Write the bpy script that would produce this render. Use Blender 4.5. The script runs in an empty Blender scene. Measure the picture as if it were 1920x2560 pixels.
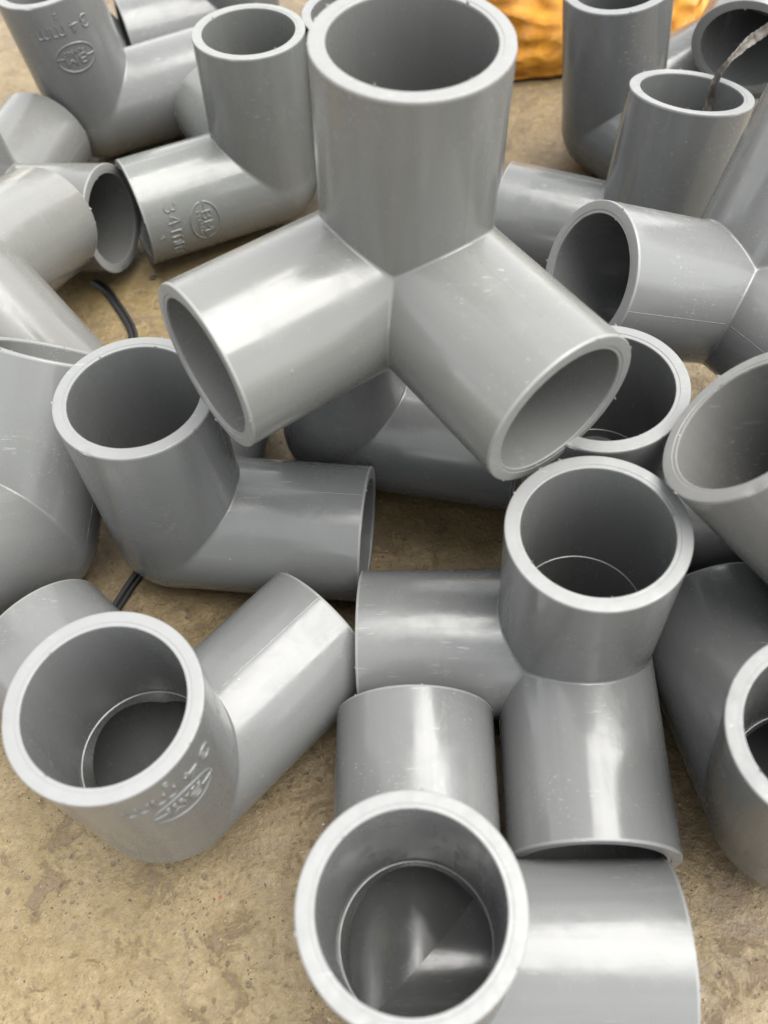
import bpy, bmesh, math, random
import numpy as np
from mathutils import Vector, Quaternion, Matrix, noise

# ------------------------------------------------------------------ camera, sky, sun, exposure
S = 0.0207                      # outer radius of a fitting's socket, metres
scene = bpy.context.scene
C = scene.collection
cam_d = bpy.data.cameras.new('camera'); cam = bpy.data.objects.new('camera', cam_d); C.objects.link(cam)
cam.location = (0, 0, 0.247419)
cam.rotation_mode = 'QUATERNION'
cam.rotation_quaternion = (0.95530325, 0.2945815, 0.02374489, -0.00732208)
cam_d.sensor_fit = 'VERTICAL'; cam_d.sensor_height = 36.0; cam_d.lens = 31.3377
cam_d.clip_start = 0.01; cam_d.clip_end = 200.0
cam_d.dof.use_dof = True; cam_d.dof.focus_distance = 0.252; cam_d.dof.aperture_fstop = 15.0
scene.camera = cam

TO_SUN = Vector((0.38, 0.02, 0.92)).normalized()
world = bpy.data.worlds.new('World'); scene.world = world; world.use_nodes = True
wn = world.node_tree.nodes; wl = world.node_tree.links
sky = wn.new('ShaderNodeTexSky'); sky.sky_type = 'NISHITA'; sky.sun_disc = False
sky.sun_elevation = math.asin(TO_SUN.z); sky.sun_rotation = math.atan2(TO_SUN.x, TO_SUN.y)
sky.air_density = 1.6; sky.dust_density = 0.6; sky.ozone_density = 0.6
hs = wn.new('ShaderNodeHueSaturation'); hs.inputs['Saturation'].default_value = 0.08     # thin overcast: hardly any blue left
wl.new(sky.outputs[0], hs.inputs['Color']); wl.new(hs.outputs[0], wn['Background'].inputs[0]); wn['Background'].inputs[1].default_value = 0.078
sun_d = bpy.data.lights.new('sun', 'SUN'); sun_d.energy = 1.5; sun_d.angle = math.radians(58); sun_d.color = (1.0, 0.975, 0.93)
sun = bpy.data.objects.new('sun', sun_d); C.objects.link(sun)
sun.rotation_mode = 'QUATERNION'; sun.rotation_quaternion = TO_SUN.to_track_quat('Z', 'Y')
vs = scene.view_settings
vs.view_transform = 'Standard'; vs.look = 'None'; vs.gamma = 1.0; vs.exposure = 2.62; vs.use_curve_mapping = False

# ------------------------------------------------------------------ material helpers
def new_mat(name):
    m = bpy.data.materials.new(name); m.use_nodes = True
    nt = m.node_tree; return m, nt, nt.nodes['Principled BSDF']
def node(nt, kind, **kw):
    n = nt.nodes.new(kind)
    for k, v in kw.items():
        if k in n.inputs: n.inputs[k].default_value = v
        else: setattr(n, k, v)
    return n
def noise_n(nt, vec, scale, detail=4.0, rough=0.55, dist=0.0):
    n = node(nt, 'ShaderNodeTexNoise', Scale=scale, Detail=detail, Roughness=rough, Distortion=dist)
    nt.links.new(vec, n.inputs['Vector']); return n.outputs['Fac']
def ramp(nt, fac, a, b, va=0.0, vb=1.0):
    n = node(nt, 'ShaderNodeMapRange'); n.interpolation_type = 'SMOOTHSTEP'
    for i, v in enumerate((a, b, va, vb)): n.inputs[i + 1].default_value = v
    nt.links.new(fac, n.inputs[0]); return n.outputs[0]
def mixc(nt, fac, a, b):
    n = node(nt, 'ShaderNodeMix', data_type='RGBA')
    for sock, v in ((n.inputs[0], fac), (n.inputs[6], a), (n.inputs[7], b)):
        if hasattr(v, 'links'): nt.links.new(v, sock)
        elif isinstance(v, (int, float)): sock.default_value = v
        else: sock.default_value = (*v, 1)
    return n.outputs[2]
def math_n(nt, op, a, b=0.0):
    n = node(nt, 'ShaderNodeMath', operation=op)
    for i, v in enumerate((a, b)):
        if hasattr(v, 'links'): nt.links.new(v, n.inputs[i])
        else: n.inputs[i].default_value = v
    return n.outputs[0]
def bump(nt, bsdf, height, dist, strength=1.0):
    n = node(nt, 'ShaderNodeBump', Strength=strength, Distance=dist)
    nt.links.new(height, n.inputs['Height']); nt.links.new(n.outputs[0], bsdf.inputs['Normal'])

def plastic(name, rough0, rough1, dust, scuff, pale=0.0):
    """moulded grey PVC: the tint of each fitting comes from its object colour"""
    m, nt, b = new_mat(name)
    pos = node(nt, 'ShaderNodeNewGeometry').outputs['Position']
    tint = node(nt, 'ShaderNodeObjectInfo').outputs['Color']
    cloud = noise_n(nt, pos, 45, 3)
    col = mixc(nt, ramp(nt, cloud, 0.3, 0.7), tint, (0, 0, 0))
    mul = nt.nodes[-1]; mul.blend_type = 'MULTIPLY'; mul.inputs[7].default_value = (0.97, 0.97, 0.968, 1)
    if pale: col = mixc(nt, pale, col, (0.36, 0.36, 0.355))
    loc = node(nt, 'ShaderNodeTexCoord').outputs['Object']
    smp = node(nt, 'ShaderNodeMapping'); smp.inputs['Scale'].default_value = (14, 330, 330); nt.links.new(loc, smp.inputs['Vector'])
    streak = noise_n(nt, smp.outputs[0], 1.0, 5, 0.7)
    col = mixc(nt, ramp(nt, streak, 0.30, 0.70), col, (0, 0, 0)); k_ = nt.nodes[-1]; k_.blend_type = 'MULTIPLY'; k_.inputs[7].default_value = (0.93, 0.93, 0.93, 1)
    # chalky dust specks and rubbed smears
    v = node(nt, 'ShaderNodeTexVoronoi', Scale=420.0); nt.links.new(pos, v.inputs['Vector'])
    speck = math_n(nt, 'MULTIPLY', ramp(nt, math_n(nt, 'ADD', v.outputs['Distance'], math_n(nt, 'MULTIPLY', noise_n(nt, pos, 700, 2), 0.16)), 0.10, 0.14, 1, 0), ramp(nt, noise_n(nt, pos, 95, 2), 0.60, 0.68))
    smear = math_n(nt, 'MULTIPLY', ramp(nt, noise_n(nt, pos, 300, 8, 0.75, 0.3), 0.60, 0.74), ramp(nt, noise_n(nt, pos, 38, 2), 0.52, 0.66))
    grime = ramp(nt, noise_n(nt, pos, 75, 5, 0.65), 0.62, 0.80)
    col = mixc(nt, math_n(nt, 'MULTIPLY', smear, scuff), col, (0.33, 0.33, 0.315))
    col = mixc(nt, math_n(nt, 'MULTIPLY', grime, 0.22), col, (0.20, 0.165, 0.11))
    col = mixc(nt, math_n(nt, 'MULTIPLY', speck, dust), col, (0.66, 0.65, 0.62))
    nt.links.new(col, b.inputs['Base Color'])
    r = ramp(nt, noise_n(nt, pos, 70, 8, 0.74, 0.8), 0.36, 0.70, rough0, rough1)
    r = math_n(nt, 'ADD', r, math_n(nt, 'MULTIPLY', smear, 0.25))
    r = math_n(nt, 'ADD', r, ramp(nt, streak, 0.35, 0.65, -0.04, 0.06))
    nt.links.new(r, b.inputs['Roughness'])
    b.inputs['IOR'].default_value = 1.5; b.inputs['Specular IOR Level'].default_value = 0.45
    col0 = col
    scr = node(nt, 'ShaderNodeMapping'); scr.inputs['Rotation'].default_value = (0.5, 0.3, 0.7); scr.inputs['Scale'].default_value = (160, 1900, 1900)
    nt.links.new(pos, scr.inputs['Vector'])
    scratch = math_n(nt, 'MULTIPLY', ramp(nt, noise_n(nt, scr.outputs[0], 1.0, 2), 0.64, 0.70), ramp(nt, noise_n(nt, pos, 50, 3), 0.50, 0.60))
    nt.links.new(mixc(nt, math_n(nt, 'MULTIPLY', scratch, 0.30), col0, (0.34, 0.34, 0.33)), b.inputs['Base Color'])
    h = math_n(nt, 'ADD', math_n(nt, 'MULTIPLY', noise_n(nt, pos, 330, 3), 0.35), math_n(nt, 'MULTIPLY', scratch, -0.5))
    h = math_n(nt, 'ADD', h, math_n(nt, 'MULTIPLY', speck, 0.6))
    h = math_n(nt, 'ADD', h, math_n(nt, 'MULTIPLY', noise_n(nt, pos, 55, 2), 6.0))
    bump(nt, b, h, 0.00003, 0.6)
    return m
M_PVC = plastic('grey_pvc', 0.13, 0.32, 0.45, 0.32)
M_RIM = plastic('grey_pvc_lit_cut_end', 0.36, 0.55, 0.4, 0.4, 0.15)  # rougher cut ends; the extra paleness is overhead light put into the colour

m, nt, b = new_mat('ochre_worn_floor'); M_FLOOR = m
pos = node(nt, 'ShaderNodeNewGeometry').outputs['Position']
broad = noise_n(nt, pos, 9, 4, 0.6)
mid = noise_n(nt, pos, 70, 6, 0.66, 0.3)
fine = noise_n(nt, pos, 300, 8, 0.70, 0.5)
grain = noise_n(nt, pos, 750, 3, 0.75)
worn = noise_n(nt, pos, 85, 10, 0.74, 0.6)
col = mixc(nt, ramp(nt, broad, 0.36, 0.62), (0.081, 0.055, 0.027), (0.121, 0.086, 0.033))
col = mixc(nt, math_n(nt, 'MULTIPLY', ramp(nt, mid, 0.36, 0.66), 0.65), col, (0.147, 0.106, 0.049))
col = mixc(nt, math_n(nt, 'MULTIPLY', ramp(nt, fine, 0.50, 0.68), 0.60), col, (0.169, 0.126, 0.063))
col = mixc(nt, math_n(nt, 'MULTIPLY', ramp(nt, grain, 0.56, 0.66), math_n(nt, 'MULTIPLY', ramp(nt, mid, 0.38, 0.56), 0.45)), col, (0.201, 0.154, 0.089))
col = mixc(nt, math_n(nt, 'MULTIPLY', ramp(nt, grain, 0.45, 0.35), math_n(nt, 'MULTIPLY', ramp(nt, mid, 0.38, 0.56), 0.55)), col, (0.050, 0.034, 0.019))
col = mixc(nt, math_n(nt, 'MULTIPLY', ramp(nt, fine, 0.50, 0.34), 0.45), col, (0.073, 0.049, 0.024))
wmask = ramp(nt, worn, 0.54, 0.63)
col = mixc(nt, math_n(nt, 'MULTIPLY', wmask, 0.62), col, (0.089, 0.060, 0.041))
warp = node(nt, 'ShaderNodeMix', data_type='VECTOR'); warp.inputs[0].default_value = 0.0035
nz = node(nt, 'ShaderNodeTexNoise', Scale=160.0, Detail=3.0); nt.links.new(pos, nz.inputs['Vector'])
nt.links.new(pos, warp.inputs[4]); nt.links.new(nz.outputs['Color'], warp.inputs[5]); wpos = warp.outputs[1]
def spots(scale, lo, hi, mscale, m0, m1, ragged):
    v = node(nt, 'ShaderNodeTexVoronoi', Scale=scale); nt.links.new(wpos, v.inputs['Vector'])
    return math_n(nt, 'MULTIPLY', ramp(nt, math_n(nt, 'ADD', v.outputs['Distance'], math_n(nt, 'MULTIPLY', fine, ragged)), lo, hi, 1, 0), ramp(nt, noise_n(nt, pos, mscale, 4), m0, m1))
blot = spots(200, 0.26, 0.38, 30, 0.44, 0.56, 0.35)
col = mixc(nt, math_n(nt, 'MULTIPLY', blot, 0.75), col, (0.057, 0.037, 0.023))
blot2 = spots(380, 0.24, 0.36, 45, 0.44, 0.56, 0.30)
col = mixc(nt, math_n(nt, 'MULTIPLY', blot2, 0.7), col, (0.060, 0.039, 0.021))
pit = spots(620, 0.16, 0.24, 140, 0.52, 0.60, 0.12)
col = mixc(nt, math_n(nt, 'MULTIPLY', pit, 0.8), col, (0.022, 0.014, 0.008))
fleck = spots(330, 0.19, 0.25, 42, 0.57, 0.66, 0.22)
col = mixc(nt, math_n(nt, 'MULTIPLY', fleck, 0.8), col, (0.245, 0.198, 0.156))
nt.links.new(col, b.inputs['Base Color'])
nt.links.new(ramp(nt, worn, 0.4, 0.65, 0.38, 0.70), b.inputs['Roughness'])
h = math_n(nt, 'ADD', math_n(nt, 'MULTIPLY', fine, 1.0), math_n(nt, 'MULTIPLY', wmask, -0.25))
h = math_n(nt, 'ADD', h, math_n(nt, 'MULTIPLY', math_n(nt, 'ADD', pit, math_n(nt, 'MULTIPLY', math_n(nt, 'ADD', blot, blot2), 0.45)), -0.5))
h = math_n(nt, 'ADD', h, math_n(nt, 'MULTIPLY', grain, 0.5))
h = math_n(nt, 'ADD', h, math_n(nt, 'MULTIPLY', mid, 1.2))
bump(nt, b, h, 0.0007, 0.9)

m, nt, b = new_mat('black_film'); M_STRAP = m
pos = node(nt, 'ShaderNodeNewGeometry').outputs['Position']
nt.links.new(mixc(nt, noise_n(nt, pos, 150, 4), (0.005, 0.005, 0.0055), (0.013, 0.0125, 0.012)), b.inputs['Base Color'])
b.inputs['Roughness'].default_value = 0.55; b.inputs['Specular IOR Level'].default_value = 0.3
bump(nt, b, noise_n(nt, pos, 600, 3), 0.0003, 0.5)
m, nt, b = new_mat('dusty_dark_film'); M_FILM = m
pos = node(nt, 'ShaderNodeNewGeometry').outputs['Position']
nt.links.new(mixc(nt, ramp(nt, noise_n(nt, pos, 220, 5), 0.35, 0.65), (0.055, 0.050, 0.044), (0.110, 0.100, 0.088)), b.inputs['Base Color'])
b.inputs['Roughness'].default_value = 0.75; b.inputs['Specular IOR Level'].default_value = 0.25
bump(nt, b, noise_n(nt, pos, 500, 3), 0.0003, 0.6)

m, nt, b = new_mat('orange_woven_sack'); M_SACK = m
uvn = node(nt, 'ShaderNodeTexCoord').outputs['Object']
w1 = node(nt, 'ShaderNodeTexWave', Scale=420.0, Distortion=2.0); w1.bands_direction = 'DIAGONAL'; nt.links.new(uvn, w1.inputs['Vector'])
w2 = node(nt, 'ShaderNodeTexWave', Scale=460.0, Distortion=2.0); w2.bands_direction = 'X'; nt.links.new(uvn, w2.inputs['Vector'])
weave = math_n(nt, 'MAXIMUM', w1.outputs['Fac'], w2.outputs['Fac'])
cl = noise_n(nt, uvn, 150, 4, 0.6)
col = mixc(nt, ramp(nt, cl, 0.32, 0.68), (0.46, 0.180, 0.010), (0.58, 0.262, 0.020))
col = mixc(nt, math_n(nt, 'MULTIPLY', ramp(nt, weave, 0.0, 0.5, 1, 0), 0.40), col, (0.36, 0.13, 0.012))
nt.links.new(col, b.inputs['Base Color']); b.inputs['Roughness'].default_value = 0.42
bump(nt, b, math_n(nt, 'ADD', weave, math_n(nt, 'MULTIPLY', cl, 3.5)), 0.0007, 0.8)

def flat_mat(name, c, r):
    m, nt, b = new_mat(name); pos = node(nt, 'ShaderNodeNewGeometry').outputs['Position']
    nt.links.new(mixc(nt, noise_n(nt, pos, 900, 3), tuple(x * 0.6 for x in c), tuple(min(1, x * 1.3) for x in c)), b.inputs['Base Color'])
    b.inputs['Roughness'].default_value = r; return m
M_CRUMB = flat_mat('dark_crumb', (0.035, 0.028, 0.02), 0.6)
M_RED = flat_mat('red_chip', (0.22, 0.025, 0.02), 0.6)
M_PALE = flat_mat('pale_flake', (0.36, 0.31, 0.25), 0.7)

# ------------------------------------------------------------------ object helpers
def link(name, data, parent=None, mat=None, **props):
    o = bpy.data.objects.new(name, data); C.objects.link(o)
    if mat and data is not None and not data.materials: data.materials.append(mat)
    if parent: o.parent = parent
    for k, v in props.items(): o[k] = v
    return o
def mesh(name, verts, faces, smooth=True, normals=None, sharp=None):
    me = bpy.data.meshes.new(name)
    me.from_pydata([tuple(v) for v in verts], [], faces); me.update()
    if smooth: me.polygons.foreach_set('use_smooth', [True] * len(me.polygons))
    if sharp is not None: me.set_sharp_from_angle(angle=sharp)
    if normals is not None: me.normals_split_custom_set_from_vertices([tuple(v) for v in normals])
    return me

# ------------------------------------------------------------------ ground
random.seed(4)
def ground():
    nx, ny = 220, 240; x0, x1, y0, y1 = -0.32, 0.32, -0.04, 0.66
    vs_, fs = [], []
    for j in range(ny + 1):
        for i in range(nx + 1):
            x = x0 + (x1 - x0) * i / nx; y = y0 + (y1 - y0) * j / ny
            e = min(1, min(i, nx - i, j, ny - j) / 6)
            z = (noise.fractal(Vector((x * 60, y * 60, 0)), 1, 2, 4) * 0.00022 - 0.0003) * e
            vs_.append((x, y, z))
    for j in range(ny):
        for i in range(nx):
            a = j * (nx + 1) + i; fs.append((a, a + 1, a + nx + 2, a + nx + 1))
    # skirt out to the distance, as one sheet
    b0 = len(vs_); R_ = 6.0
    ring = [i for i in range(nx + 1)] + [(j) * (nx + 1) + nx for j in range(1, ny + 1)] + [ny * (nx + 1) + i for i in range(nx - 1, -1, -1)] + [j * (nx + 1) for j in range(ny - 1, 0, -1)]
    for r in ring:
        v = Vector(vs_[r]) - Vector((0, 0.31, 0)); v.z = 0; v = v.normalized() * R_; vs_.append((v.x, v.y + 0.31, 0))
    n = len(ring)
    for k in range(n): fs.append((ring[k], b0 + k, b0 + (k + 1) % n, ring[(k + 1) % n]))
    return mesh('ground', vs_, fs)
g = link('ground', ground(), mat=M_FLOOR, kind='structure', label='worn ochre painted floor, pitted and stained')

# ------------------------------------------------------------------ the fitting: three sockets at right angles
L = 2.7963; RO = 1.0; RI = 0.825; RS = 0.80; RB = 0.778; SL = 0.92; N = 128; K = 0.028
def sdf(P):
    d = []
    for a in range(3):
        t = np.maximum(P[:, a], 0); Q = P.copy(); Q[:, a] -= t
        d.append(np.linalg.norm(Q, axis=1) - RO)
    def smin(a, b):
        h = np.maximum(K - np.abs(a - b), 0) / K; return np.minimum(a, b) - h * h * K * 0.25
    return smin(smin(d[0], d[1]), d[2])
def grad(P, e=1e-4):
    G = np.stack([(sdf(P + e * np.eye(3)[i]) - sdf(P - e * np.eye(3)[i])) / (2 * e) for i in range(3)], 1)
    return G / np.linalg.norm(G, axis=1)[:, None]
def onto(P):
    for _ in range(4): P = P - sdf(P)[:, None] * grad(P)
    return P
TH = np.arange(N) * 2 * math.pi / N; CT, ST = np.cos(TH), np.sin(TH)
def grid_faces(rows, n=N, off=0, flip=False):
    f = []
    for r in range(rows - 1):
        for i in range(n):
            q = (off + r * n + i, off + r * n + (i + 1) % n, off + (r + 1) * n + (i + 1) % n, off + (r + 1) * n + i)
            f.append(q[::-1] if flip else q)
    return f
def socket_mesh():
    t0 = np.maximum(0, np.maximum(CT, ST)) * RO
    rows = []
    for dlt in (0, .012, .03, .06, .10, .16, .25): rows.append(t0 + dlt)
    for w in (.2, .4, .6, .8, 1.0): rows.append((t0 + .25) * (1 - w) + (L - 0.035) * w)
    V = np.concatenate([np.stack([t, RO * CT, RO * ST], 1) for t in rows])
    V = onto(V); NR = grad(V)
    # keep the mouth end a true cylinder
    k = (len(rows) - 2) * N; V[k:, 0] = np.concatenate(rows[-2:]); V[k:, 1] = np.tile(CT, 2); V[k:, 2] = np.tile(ST, 2)
    F = grid_faces(len(rows))
    # inside: socket wall, then the bore down to the other two bores
    off = len(V)
    inn = [(L - 0.03, RI), (L - 0.4, RI - 0.004), (1.7, RS + 0.006), (SL, RS)]
    W = np.concatenate([np.stack([np.full(N, s), r * CT, r * ST], 1) for s, r in inn])
    WN = np.tile(np.stack([np.zeros(N), -CT, -ST], 1), (len(inn), 1))
    F += grid_faces(len(inn), off=off)
    off2 = off + len(W)
    tb = np.maximum(CT, ST) * RB
    rb = [np.full(N, SL), SL * .6 + tb * .4, SL * .25 + tb * .75, tb]
    B = np.concatenate([np.stack([t, RB * CT, RB * ST], 1) for t in rb])
    BN = np.tile(np.stack([np.zeros(N), -CT, -ST], 1), (len(rb), 1))
    F += grid_faces(len(rb), off=off2)
    return mesh('socket', np.concatenate([V, W, B]) * S, F, normals=np.concatenate([NR, WN, BN]))
def corner_mesh(n=20):
    V = []; idx = {}
    for i in range(n + 1):
        for j in range(n + 1 - i):
            k = n - i - j
            # great-circle style spacing that meets the sockets' back edges
            a, b_, c = (math.sin(x / n * math.pi / 2) for x in (i, j, k))
            v = np.array([a, b_, c]); idx[i, j] = len(V); V.append(-v / np.linalg.norm(v) * RO)
    F = []
    for i in range(n):
        for j in range(n - i):
            F.append((idx[i, j], idx[i + 1, j], idx[i, j + 1]))
            if j < n - i - 1: F.append((idx[i + 1, j], idx[i + 1, j + 1], idx[i, j + 1]))
    V = onto(np.array(V)); G = grad(V)
    F = [f if np.cross(V[f[1]] - V[f[0]], V[f[2]] - V[f[0]]) @ G[f[0]] > 0 else f[::-1] for f in F]
    return mesh('corner', V * S, F, normals=G)
def rim_mesh(seed):
    rnd = random.Random(seed); V = []
    prof = [(L - 0.0355, RO), (L - 0.014, RO - 0.002), (L - 0.004, RO - 0.007), (L, RO - 0.016), (L + 0.001, RO - 0.06), (L - 0.001, RI + 0.052), (L - 0.007, RI + 0.047), (L - 0.007, RI + 0.010), (L - 0.010, RI + 0.003), (L - 0.031, RI)]
    for q, (s, r) in enumerate(prof):
        for i in range(N):
            w = Vector((CT[i] * 9, ST[i] * 9, seed * 7.3 + q * 0.05)); e = noise.noise(w * 2.2)
            nick = max(0, noise.noise(Vector((CT[i] * 4.0, ST[i] * 4.0, seed * 3.1))) - 0.42) * 0.09
            ss, rr = s, r
            if 0 < q < 5: ss += e * 0.0010 - nick * (0.6 if q < 4 else 0.2); rr -= nick * (0.35 if q < 4 else 0)
            elif q >= 5 and q < 9: ss += e * 0.0008
            V.append((ss, rr * CT[i], rr * ST[i]))
    F = grid_faces(len(prof))
    # torn burrs left along the edges
    for _ in range(7):
        th = rnd.random() * 2 * math.pi; r = rnd.choice((RO - 0.006, RO - 0.012, RI + 0.012)); z = rnd.uniform(0.006, 0.03); w = rnd.uniform(0.008, 0.022)
        o = len(V)
        for k in range(4):
            a = th + (k - 1.5) * w * 0.7; V.append((L - 0.012, (r - 0.008) * math.cos(a), (r - 0.008) * math.sin(a)))
        for k in range(4):
            a = th + (k - 1.5) * w * 0.6 + rnd.uniform(-1, 1) * w * 0.3; q = r + rnd.uniform(-0.004, 0.022) if r > 0.9 else r - rnd.uniform(-0.004, 0.02)
            V.append((L + z * rnd.uniform(0.0, 1.0), q * math.cos(a), q * math.sin(a)))
        for k in range(3): F += [(o + k, o + k + 1, o + k + 5, o + k + 4), (o + k + 4, o + k + 5, o + k + 1, o + k)][:1]
    return mesh('rim', np.array(V) * S, F, sharp=math.radians(16))
def ledge_mesh():
    V = []; prof = [(SL + 0.006, RS), (SL + 0.002, RS - 0.004), (SL + 0.001, RS - 0.010), (SL, RB + 0.006), (SL - 0.006, RB)]
    for s, r in prof:
        for i in range(N): V.append((s, r * CT[i], r * ST[i]))
    return mesh('stop_ledge', np.array(V) * S, grid_faces(len(prof)), sharp=math.radians(60))
def seam_mesh(seed):
    """a hair-thin line of moulding flash along a socket, at angle 0 from the next socket"""
    rnd = random.Random(seed); V = []; F = []; n = 40; s0, s1 = RO + 0.05, L - 0.03
    for i in range(n + 1):
        s = s0 + (s1 - s0) * i / n; h = 0.0022 + 0.005 * max(0, noise.noise(Vector((i * 0.45, seed, 0)))); w = 0.008
        for a, r in ((-w, RO - 0.001), (-w * 0.2, RO + h), (w * 0.2, RO + h), (w, RO - 0.001)): V.append((s, r * math.cos(a), r * math.sin(a)))
    for i in range(n):
        for k in range(3): F.append((i * 4 + k, i * 4 + k + 1, i * 4 + k + 5, i * 4 + k + 4))
    return mesh('mould_seam', np.array(V) * S, F, smooth=False)
def back_seam_mesh(seed):
    V = []; F = []; n = 44; s1 = L - 0.03
    for i in range(n + 1):
        s = 0.0 + s1 * i / n; h = 0.0025 + 0.007 * max(0, noise.noise(Vector((i * 0.4, seed, 5)))); w = 0.008
        for a, r in ((-w, RO - 0.001), (-w * 0.2, RO + h), (w * 0.2, RO + h), (w, RO - 0.001)): V.append((s, -r * math.cos(a), r * math.sin(a)))
    for i in range(n):
        for k in range(3): F.append((i * 4 + k, i * 4 + k + 4, i * 4 + k + 5, i * 4 + k + 1))
    return mesh('mould_seam', np.array(V) * S, F, smooth=False)

ME_SOCKET = socket_mesh(); ME_CORNER = corner_mesh(); ME_LEDGE = ledge_mesh()
ME_RIMS = [rim_mesh(k) for k in range(6)]
ME_SEAM = seam_mesh(1); ME_BACK = back_seam_mesh(2)
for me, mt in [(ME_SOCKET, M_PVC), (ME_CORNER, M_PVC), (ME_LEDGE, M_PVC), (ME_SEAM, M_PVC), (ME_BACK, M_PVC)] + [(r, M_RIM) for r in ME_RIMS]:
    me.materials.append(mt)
CYC = Matrix(((0, 0, 1), (1, 0, 0), (0, 1, 0))).to_4x4()      # x->y->z->x
ARM = [Matrix.Identity(4), CYC, CYC @ CYC]

def arc(cx, cy, rx, ry, a0, a1, n=10):
    return [(cx + rx * math.cos(math.radians(a0 + (a1 - a0) * k / n)), cy + ry * math.sin(math.radians(a0 + (a1 - a0) * k / n))) for k in range(n + 1)]
GLYPH = {   # pen strokes in a box 0..1 wide and 0..1 tall
    '3': [arc(0.5, 0.74, 0.42, 0.26, 150, -80) + arc(0.5, 0.25, 0.46, 0.27, 80, -150)],
    '4': [[(0.78, 0.0), (0.72, 1.0), (0.05, 0.32), (1.0, 0.32)]],
    '2': [arc(0.5, 0.72, 0.42, 0.28, 160, -30) + [(0.05, 0.0), (0.95, 0.0)]],
    'm': [[(0.0, 0.0), (0.0, 1.0)], [(0.0, 0.72)] + arc(0.25, 0.70, 0.25, 0.28, 150, 0) + [(0.5, 0.0)], [(0.5, 0.70)] + arc(0.75, 0.70, 0.25, 0.28, 150, 0) + [(1.0, 0.0)]],
    'B': [[(0.0, 0.0), (0.0, 1.0)] + arc(0.45, 0.76, 0.42, 0.24, 90, -90) + [(0.05, 0.52)], [(0.45, 0.52)] + arc(0.48, 0.26, 0.48, 0.26, 90, -90) + [(0.0, 0.0)]],
    'M': [[(0.0, 0.0), (0.0, 1.0), (0.5, 0.3), (1.0, 1.0), (1.0, 0.0)]],
    'P': [[(0.0, 0.0), (0.0, 1.0)] + arc(0.45, 0.74, 0.45, 0.26, 90, -90) + [(0.0, 0.48)]],
    'L': [[(0.0, 1.0), (0.0, 0.0), (0.8, 0.0)]], 'A': [[(0.0, 0.0), (0.5, 1.0), (1.0, 0.0)], [(0.2, 0.35), (0.8, 0.35)]],
    'S': [arc(0.5, 0.75, 0.42, 0.25, 20, 250) + arc(0.5, 0.25, 0.42, 0.25, 70, -160)],
    'C': [arc(0.5, 0.5, 0.48, 0.5, 45, 315, 16)], 'O': [arc(0.5, 0.5, 0.48, 0.5, 0, 360, 18)],
}
def stroke_tube(V, F, pts, rad, top):
    o = len(V); n = len(pts)
    for i, (u, vv) in enumerate(pts):
        a_ = Vector(pts[max(0, i - 1)]); b2 = Vector(pts[min(n - 1, i + 1)]); t_ = b2 - a_
        t_ = t_.normalized() if t_.length > 1e-9 else Vector((1, 0)); nn = Vector((-t_.y, t_.x))
        for du, w in ((-rad, -0.008), (-rad * 0.72, top * 0.7), (0, top), (rad * 0.72, top * 0.7), (rad, -0.008)): V.append((u + nn.x * du, vv + nn.y * du, w))
    for i in range(n - 1):
        for k in range(4): F.append((o + i * 5 + k, o + i * 5 + 5 + k, o + i * 5 + 6 + k, o + i * 5 + 1 + k))
    F.append(tuple(o + k for k in range(5))); F.append(tuple(o + (n - 1) * 5 + k for k in range(5)))
def fine(pts, step=0.04):
    out = [pts[0]]
    for p in pts[1:]:
        q = out[-1]; d = math.hypot(p[0] - q[0], p[1] - q[1]); k = max(1, int(d / step))
        out += [(q[0] + (p[0] - q[0]) * j / k, q[1] + (p[1] - q[1]) * j / k) for j in range(1, k + 1)]
    return out
def written(chars, v0, height, rad, top):
    """chars: list of (glyph, left u, width)"""
    V, F = [], []
    for ch, u0, w in chars:
        for st in GLYPH[ch]: stroke_tube(V, F, fine([(u0 + x * w, v0 + y * height) for x, y in st]), rad, top)
    return V, F
def wrap(name, verts, faces, s0, th0):
    """lay flat lettering (u right, v up, w out) round a socket, its top towards the corner"""
    V = []
    for u, v, w in verts:
        th = th0 - u; r = RO + 0.004 + w * 0.9
        V.append(((s0 - v) * S, r * math.cos(th) * S, r * math.sin(th) * S))
    me = mesh(name, V, faces, sharp=math.radians(70)); me.materials.append(M_PVC); return me
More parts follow.
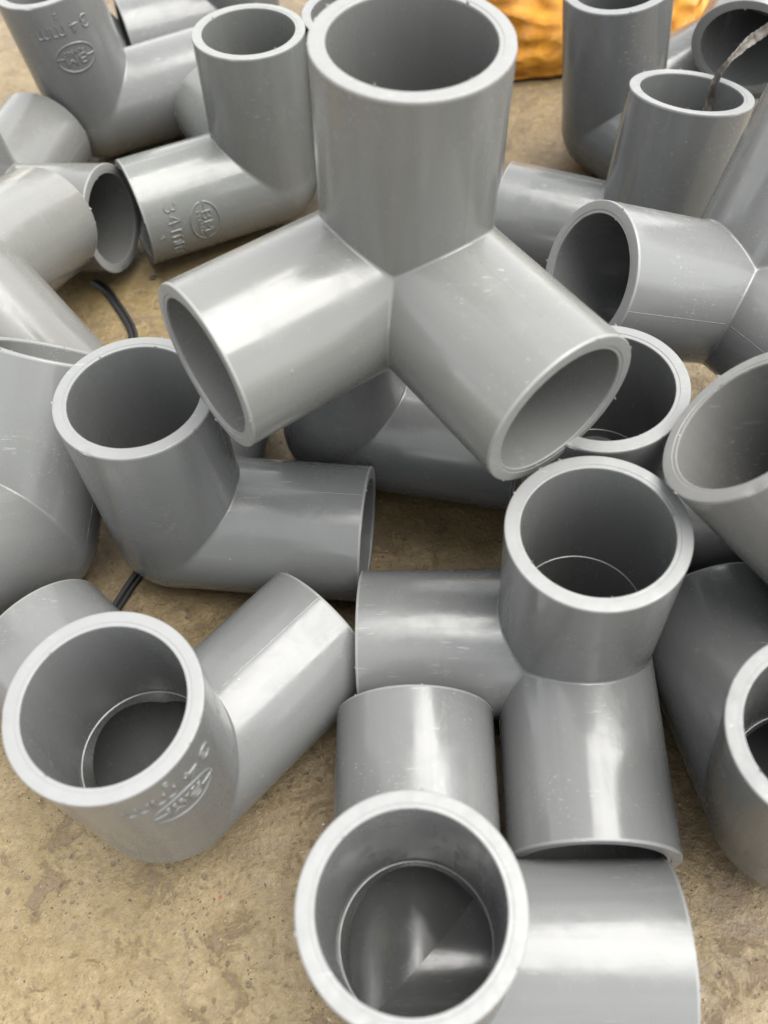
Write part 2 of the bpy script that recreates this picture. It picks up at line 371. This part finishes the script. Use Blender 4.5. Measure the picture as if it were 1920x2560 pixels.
def raised_marks(arm_obj, s_txt, s_emb, th0, digit):
    def put(name, VF, s0): link(name, wrap(name, VF[0], VF[1], s0, th0), arm_obj)
    put('raised_lettering', written([('3', -0.53, 0.16), ('4', -0.30, 0.18)], -0.11, 0.22, 0.017, 0.015), s_txt)
    put('raised_lettering', written([('m', 0.00, 0.24), ('m', 0.30, 0.24)], -0.11, 0.20, 0.017, 0.015), s_txt)
    put('raised_digit', written([(digit, 0.02, 0.06)], -0.045, 0.09, 0.010, 0.010), s_txt + 0.29)
    # emblem: an oval ring in two halves, bars running in from its ends, two big letters over a small word
    V, F = [], []; A_, B_ = 0.385, 0.280
    for lo, hi in ((0.10, math.pi - 0.06), (math.pi + 0.10, 2 * math.pi - 0.06)):
        stroke_tube(V, F, [(A_ * math.cos(lo + (hi - lo) * k / 40), B_ * math.sin(lo + (hi - lo) * k / 40)) for k in range(41)], 0.020, 0.015)
    stroke_tube(V, F, [(-A_ + 0.02, 0.03), (-0.29, 0.03), (-0.22, 0.02)], 0.017, 0.016); stroke_tube(V, F, [(A_ - 0.02, -0.03), (0.30, -0.03), (0.22, -0.03)], 0.017, 0.016)
    put('emblem', (V, F), s_emb)
    put('emblem_letters', written([('B', -0.20, 0.14), ('M', 0.01, 0.19)], -0.035, 0.17, 0.019, 0.014), s_emb)
    put('emblem_word', written([(c, -0.225 + 0.078 * i, 0.055) for i, c in enumerate('PLASCO')], -0.145, 0.07, 0.010, 0.012), s_emb)

# place and turn of every fitting, its third (unseamed) socket, tint and label
POSE = {
    'F1': ((-0.00193, 0.17709, 0.09749), (0.31786, 0.65092, -0.32564, 0.60764)),
    'F2': ((-0.07364, 0.15287, 0.02206), (0.48006, -0.53109, -0.46552, -0.52036)),
    'F3': ((-0.06764, 0.07366, 0.01978), (0.67243, -0.24876, -0.63967, -0.27708)),
    'F4': ((-0.00345, 0.03116, 0.02049), (0.49790, -0.50000, -0.49868, -0.50340)),
    'F5': ((0.04057, 0.10872, 0.02154), (0.49963, 0.48871, -0.51394, 0.49739)),
    'F6': ((0.05141, 0.15256, 0.02143), (0.44656, -0.50971, -0.47106, -0.56469)),
    'F7': ((-0.02385, 0.19110, 0.02070), (0.44075, -0.55255, -0.44101, -0.55311)),
    'F8': ((0.10935, 0.10961, 0.05651), (0.25058, -0.31285, -0.77101, -0.49484)),
    'F9': ((0.08972, 0.06430, 0.02069), (0.50482, -0.39419, -0.58782, -0.49420)),
    'F10': ((0.09929, 0.21003, 0.05137), (0.15761, -0.19203, -0.13736, -0.95886)),
    'F11': ((0.08842, 0.27304, 0.01910), (0.65119, 0.35783, -0.51413, 0.42846)),
    'F12': ((0.08638, 0.35428, 0.02047), (0.18980, -0.63914, -0.19810, -0.71849)),
    'F13': ((0.15474, 0.38668, 0.07322), (0.43587, -0.28852, 0.64557, -0.55679)),
    'F14': ((-0.14224, 0.38297, 0.02033), (0.55281, -0.39254, -0.58031, -0.45116)),
    'F15': ((-0.05929, 0.32590, 0.02306), (0.69927, 0.15810, -0.67609, 0.17008)),
    'F16': ((-0.17468, 0.30654, 0.02114), (0.99329, -0.00896, -0.04783, -0.10495)),
    'F17': ((-0.14896, 0.22678, 0.05648), (0.23059, -0.73260, -0.50873, 0.38901)),
    'F19': ((-0.12200, 0.14966, 0.01999), (0.76657, 0.21033, -0.31759, 0.51698)),
    'F20': ((-0.01877, 0.34205, 0.02070), (0.45452, -0.54168, -0.45452, -0.54168)),
    'F21': ((-0.08399, 0.45990, 0.02070), (0.69412, 0.13492, -0.69412, 0.13492)),
}
LABEL = {
    'F1': 'grey pipe corner standing on top of the others, with all three open ends showing',
    'F2': 'grey pipe corner whose upright end props up the left arm of the topmost one',
    'F3': 'grey pipe corner with 34mm lettering on its upright socket, a thin black strap behind it',
    'F4': 'grey pipe corner whose upright mouth shows the folded bore and its mitre line inside',
    'F5': 'grey pipe corner with one arm lying left and one towards the large-mouthed one in front',
    'F6': 'grey pipe corner whose upright ring lies under the topmost one\'s right arm',
    'F7': 'dark shaded grey pipe corner lying underneath the topmost one',
    'F8': 'grey pipe corner leaning over sideways with its warm grey tilted mouth against two upright ones',
    'F9': 'shade-darkened grey pipe corner with upright white rim beside the sideways leaning one',
    'F10': 'grey pipe corner lying raised with a dark open mouth and inner lip ring facing sideways',
    'F11': 'grey pipe corner with a strip of dark film hanging out of its upright mouth',
    'F12': 'tall upright grey pipe corner standing in front of the orange sack',
    'F13': 'grey pipe corner lying with its dark mouth facing out beside the orange sack',
    'F14': 'grey pipe corner with upside-down 34mm lettering on its upright socket, standing behind',
    'F15': 'grey pipe corner with 34mm lettering on its lying arm and an oval upright mouth',
    'F16': 'grey pipe corner with an open end resting just above the black strap\'s far end',
    'F17': 'pale grey pipe corner tinted with warm reflected light, standing tripod-like over the black strap',
    'F19': 'pale grey pipe corner tipped back with a thin sliver of its mouth showing',
    'F20': 'grey pipe corner whose rim peeps out between two upright ones',
    'F21': 'blurred pale grey pipe corner lying farthest back behind the lettered ones',
}
THIRD = {'F1': 1, 'F2': 2, 'F3': 2, 'F4': 0, 'F5': 0, 'F10': 2, 'F14': 2, 'F15': 1, 'F6': 0, 'F8': 0, 'F9': 0, 'F12': 2}
GREY = Vector((0.103, 0.1055, 0.1035))
TINT = {'F1': (1.06, 1.05, 1.02), 'F17': (1.10, 1.07, 1.01), 'F16': (1.05, 1.03, 1.0), 'F19': (1.05, 1.05, 1.04), 'F8': (0.98, 0.95, 0.92), 'F9': (0.80, 0.80, 0.80),  # F17 has a warm reflection, F9 its neighbours' shade, mixed into the tint
        'F2': (0.99, 1.0, 1.0), 'F11': (0.86, 0.87, 0.87), 'F12': (0.84, 0.85, 0.86), 'F15': (1.0, 1.01, 0.97)}  # F11 and F12 darkened in colour for the shade on the right
rnd = random.Random(11)
for n_i, (key, (loc, quat)) in enumerate(POSE.items()):
    f = link('pipe_corner_fitting', None, label=LABEL[key], category='pipe fitting', group='grey plastic pipe corner fittings in the heap')
    f.empty_display_size = 0.01
    f.location = loc; f.rotation_mode = 'QUATERNION'; f.rotation_quaternion = quat
    t = TINT.get(key, (1, 1, 1)); j = rnd.uniform(0.94, 1.06)
    colour = (GREY.x * t[0] * j, GREY.y * t[1] * j, GREY.z * t[2] * j, 1)
    third = THIRD.get(key, 2)
    made = [link('corner', ME_CORNER, f)]
    arms = []
    for a in range(3):
        so = link('socket', ME_SOCKET, f); so.matrix_local = ARM[a]; arms.append(so)
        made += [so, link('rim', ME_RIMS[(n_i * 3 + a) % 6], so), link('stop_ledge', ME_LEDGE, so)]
        if a != third:
            o = 3 - third - a                                # the other socket of the parting plane
            turn = 0 if o == (a + 1) % 3 else math.pi / 2
            for me in (ME_SEAM, ME_BACK):
                sm = link('mould_seam', me, so); sm.rotation_euler = (turn, 0, 0); made.append(sm)
    if key == 'F3': raised_marks(arms[0], 2.30, 1.82, math.radians(-92), '3')
    if key == 'F14': raised_marks(arms[0], 2.27, 1.71, math.radians(-83), '2')
    if key == 'F15': raised_marks(arms[2], 2.27, 1.69, math.radians(-86), '4')
    for a in arms:
        made += [c for c in a.children if c not in made]
    for o in made: o.color = colour if o.name.split('.')[0] != 'mould_seam' else tuple(min(1, c * 1.15) for c in colour[:3]) + (1,)

# ------------------------------------------------------------------ straps, film, sack and crumbs
def spline(pts, n):
    P = [Vector(p) for p in pts]; out = []
    for i in range(len(P) - 1):
        a, b_, c, d = P[max(0, i - 1)], P[i], P[i + 1], P[min(len(P) - 1, i + 2)]
        for k in range(n):
            t = k / n
            out.append(0.5 * ((2 * b_) + (c - a) * t + (2 * a - 5 * b_ + 4 * c - d) * t * t + (3 * b_ - a - 3 * c + d) * t ** 3))
    out.append(P[-1]); return out
def sweep(name, pts, profile, ups):
    V, F = [], []; n = len(pts); m_ = len(profile)
    for i, p in enumerate(pts):
        t = (pts[min(n - 1, i + 1)] - pts[max(0, i - 1)]).normalized(); up = ups(i / (n - 1)); sd = t.cross(up).normalized(); up = sd.cross(t)
        for u, w in profile: V.append(p + sd * u + up * w)
    for i in range(n - 1):
        for k in range(m_): F.append((i * m_ + k, i * m_ + (k + 1) % m_, (i + 1) * m_ + (k + 1) % m_, (i + 1) * m_ + k))
    F.append(tuple(range(m_))[::-1]); F.append(tuple(range((n - 1) * m_, n * m_)))
    return mesh(name, V, F, sharp=math.radians(35))
path = [(-0.1335, 0.2886, 0), (-0.1305, 0.2865, 0), (-0.1263, 0.2824, 0), (-0.1212, 0.2745, 0), (-0.1159, 0.2659, 0), (-0.1118, 0.2568, 0), (-0.1060, 0.235, 0), (-0.1000, 0.205, 0),
        (-0.0945, 0.178, 0), (-0.0912, 0.158, 0), (-0.0919, 0.1484, 0), (-0.0944, 0.142, 0), (-0.0975, 0.1342, 0), (-0.1025, 0.122, 0)]
prof = [(0.88 * u, 0.9 * w) for u, w in [(-0.0021, 0.0003), (-0.0018, 0.0012), (-0.0008, 0.0014), (-0.0004, 0.0008), (0.0000, 0.0018), (0.0012, 0.0021), (0.0020, 0.0013), (0.0022, 0.0003)]]
link('black_strap', sweep('black_strap', spline(path, 8), prof, lambda t: Vector((0.10 * math.sin(t * 19), 0.08 * math.cos(t * 13), 1))), mat=M_STRAP,
     label='thin folded black plastic strap lying on the ochre floor under the fittings', category='strap')

fp = [(0.0995, 0.2880, 0.050), (0.1040, 0.2935, 0.0625), (0.1047, 0.2930, 0.0735), (0.1072, 0.2935, 0.0790), (0.1110, 0.2975, 0.0800), (0.1150, 0.3015, 0.0815), (0.1195, 0.3035, 0.0835), (0.1235, 0.3045, 0.0870), (0.1290, 0.3060, 0.090)]
V, F = [], []; sp = spline(fp, 8); n = len(sp)
for i, p in enumerate(sp):
    t = (sp[min(n - 1, i + 1)] - sp[max(0, i - 1)]).normalized(); q = i / (n - 1)
    side = t.cross(Vector((0.1 + 0.5 * math.sin(q * 7 + 2), -0.75, 0.6))).normalized(); nn = side.cross(t)
    w = 0.0016 * (0.80 + 0.30 * math.sin(q * 9 + 1.2) + 0.15 * noise.noise(Vector((i * 0.5, 0, 0))))
    for k in range(7):
        u = (k - 3) / 3; fold = 0.0008 * abs(u) * (1 + 0.4 * math.sin(q * 15)) + 0.0004 * noise.noise(Vector((i * 0.4, u * 2, 3)))
        jag = 0.0003 * noise.noise(Vector((i * 1.3, k * 1.7, 9))) + 0.00015 * (((i // 5) % 2) * 2 - 1) * (1 - abs(u))
        V.append(p + side * (w * u * (1 + 0.25 * noise.noise(Vector((i * 0.9, u, 4))))) + nn * (fold + jag))
for i in range(n - 1):
    for k in range(6): F.append((i * 7 + k, i * 7 + k + 1, i * 7 + k + 8, i * 7 + k + 7))
o = link('film_strip', mesh('film_strip', V, F, sharp=math.radians(22)), mat=M_FILM, label='strip of creased dark grey film sticking out of an upright pipe mouth', category='film strip')
md = o.modifiers.new('thickness', 'SOLIDIFY'); md.thickness = 0.0002

def sack_mesh():
    V, F = [], []; nu, nv = 220, 80
    for j in range(nv + 1):
        ph = j / nv * math.pi * 0.56                      # from the top down to the tucked-in foot
        for i in range(nu):
            th = i / nu * 2 * math.pi
            d = Vector((math.cos(th) * math.sin(ph), math.sin(th) * math.sin(ph), math.cos(ph)))
            f_ = noise.fractal(Vector((d.x * 1.6, d.y * 1.6, d.z * 1.3)), 1, 2, 2) * 0.08
            fold = abs(noise.noise(Vector((d.x * 5 + 3, d.y * 5, d.z * 1.2)))) * 0.05 + abs(noise.noise(Vector((d.x * 6 + 2, d.y * 3, d.z * 9)))) * 0.05
            r = 1 + f_ - fold * (0.35 + math.sin(ph))
            z = max(0.0, (d.z * r + 0.16)) * 0.075
            V.append((0.098 * d.x * r, 0.094 * d.y * r, z))
    for j in range(nv):
        for i in range(nu):
            F.append((j * nu + i, (j + 1) * nu + i, (j + 1) * nu + (i + 1) % nu, j * nu + (i + 1) % nu))
    return mesh('orange_sack', V, F)
o = link('orange_sack', sack_mesh(), mat=M_SACK, label='crumpled orange woven plastic sack lying behind the fittings', category='sack'); o.location = (0.074, 0.515, 0.0015)

def chip(name, size, seed, flat=0.5):
    r_ = random.Random(seed); bm = bmesh.new(); bmesh.ops.create_icosphere(bm, subdivisions=2, radius=1)
    for v in bm.verts:
        k = 1 + 0.45 * noise.noise(v.co * 1.6 + Vector((seed, 0, 0))); v.co = Vector((v.co.x * k * size, v.co.y * k * size * r_.uniform(0.75, 0.95), v.co.z * k * size * flat))
    me = bpy.data.meshes.new(name); bm.to_mesh(me); bm.free(); return me
def ring_crumb():
    bm = bmesh.new(); V = []
    me_v, me_f = [], []
    for i in range(14):
        a = i / 14 * 5.3
        for k in range(8):
            b_ = k / 8 * 2 * math.pi; q = 0.00055 * (1 + 0.4 * noise.noise(Vector((i * 0.7, k, 2))))
            rr = 0.00115 + q * math.cos(b_); me_v.append((rr * math.cos(a), rr * 0.8 * math.sin(a), 0.0004 + q * math.sin(b_)))
    for i in range(13):
        for k in range(8): me_f.append((i * 8 + k, i * 8 + (k + 1) % 8, (i + 1) * 8 + (k + 1) % 8, (i + 1) * 8 + k))
    me_f += [tuple(range(8))[::-1], tuple(range(104, 112))]
    bm.free(); return mesh('black_crumb', me_v, me_f)
o = link('black_crumb', ring_crumb(), mat=M_CRUMB, label='curled black crumb lying on the floor near the black strap', category='crumb'); o.location = (-0.1084, 0.2905, 0); o.rotation_euler = (0, 0, 0.6)
o = link('red_chip', chip('red_chip', 0.00042, 3, 0.4), mat=M_RED, label='tiny red chip on the bare ochre floor', category='chip'); o.location = (-0.0553, 0.0482, 0.0001)
# pale flakes and dark grains that nobody would count
def grains(name, count, mat, lo, hi, seed, label):
    r_ = random.Random(seed); V, F = [], []
    for _ in range(count):
        x, y = r_.uniform(-0.16, 0.14), r_.uniform(0.01, 0.34); s = lo * (hi / lo) ** (r_.random() ** 2); o_ = len(V); a = r_.random() * 6.3
        n_ = 6
        for k in range(n_):
            q = a + k / n_ * 6.283; rr = s * r_.uniform(0.5, 1.2); V.append((x + rr * math.cos(q), y + rr * 0.7 * math.sin(q), -0.0003))
        for k in range(n_):
            q = a + k / n_ * 6.283; rr = s * r_.uniform(0.4, 0.9); V.append((x + rr * math.cos(q), y + rr * 0.7 * math.sin(q), s * r_.uniform(0.25, 0.6)))
        F += [(o_ + k, o_ + (k + 1) % n_, o_ + n_ + (k + 1) % n_, o_ + n_ + k) for k in range(n_)] + [tuple(o_ + n_ + k for k in range(n_))]
    link(name, mesh(name, V, F, smooth=False), mat=mat, kind='stuff', label=label, category='grit')
grains('pale_flakes', 130, M_PALE, 0.00015, 0.0006, 5, 'scattered pale flakes of paint on the floor')
grains('dark_grains', 380, M_CRUMB, 0.00012, 0.00048, 6, 'scattered dark grains of dirt on the floor')
M_SAND = flat_mat('sand_grain', (0.20, 0.155, 0.09), 0.7)
grains('sand_grit', 2600, M_SAND, 0.00015, 0.00055, 8, 'fine tan sand grit sprinkled over the floor')
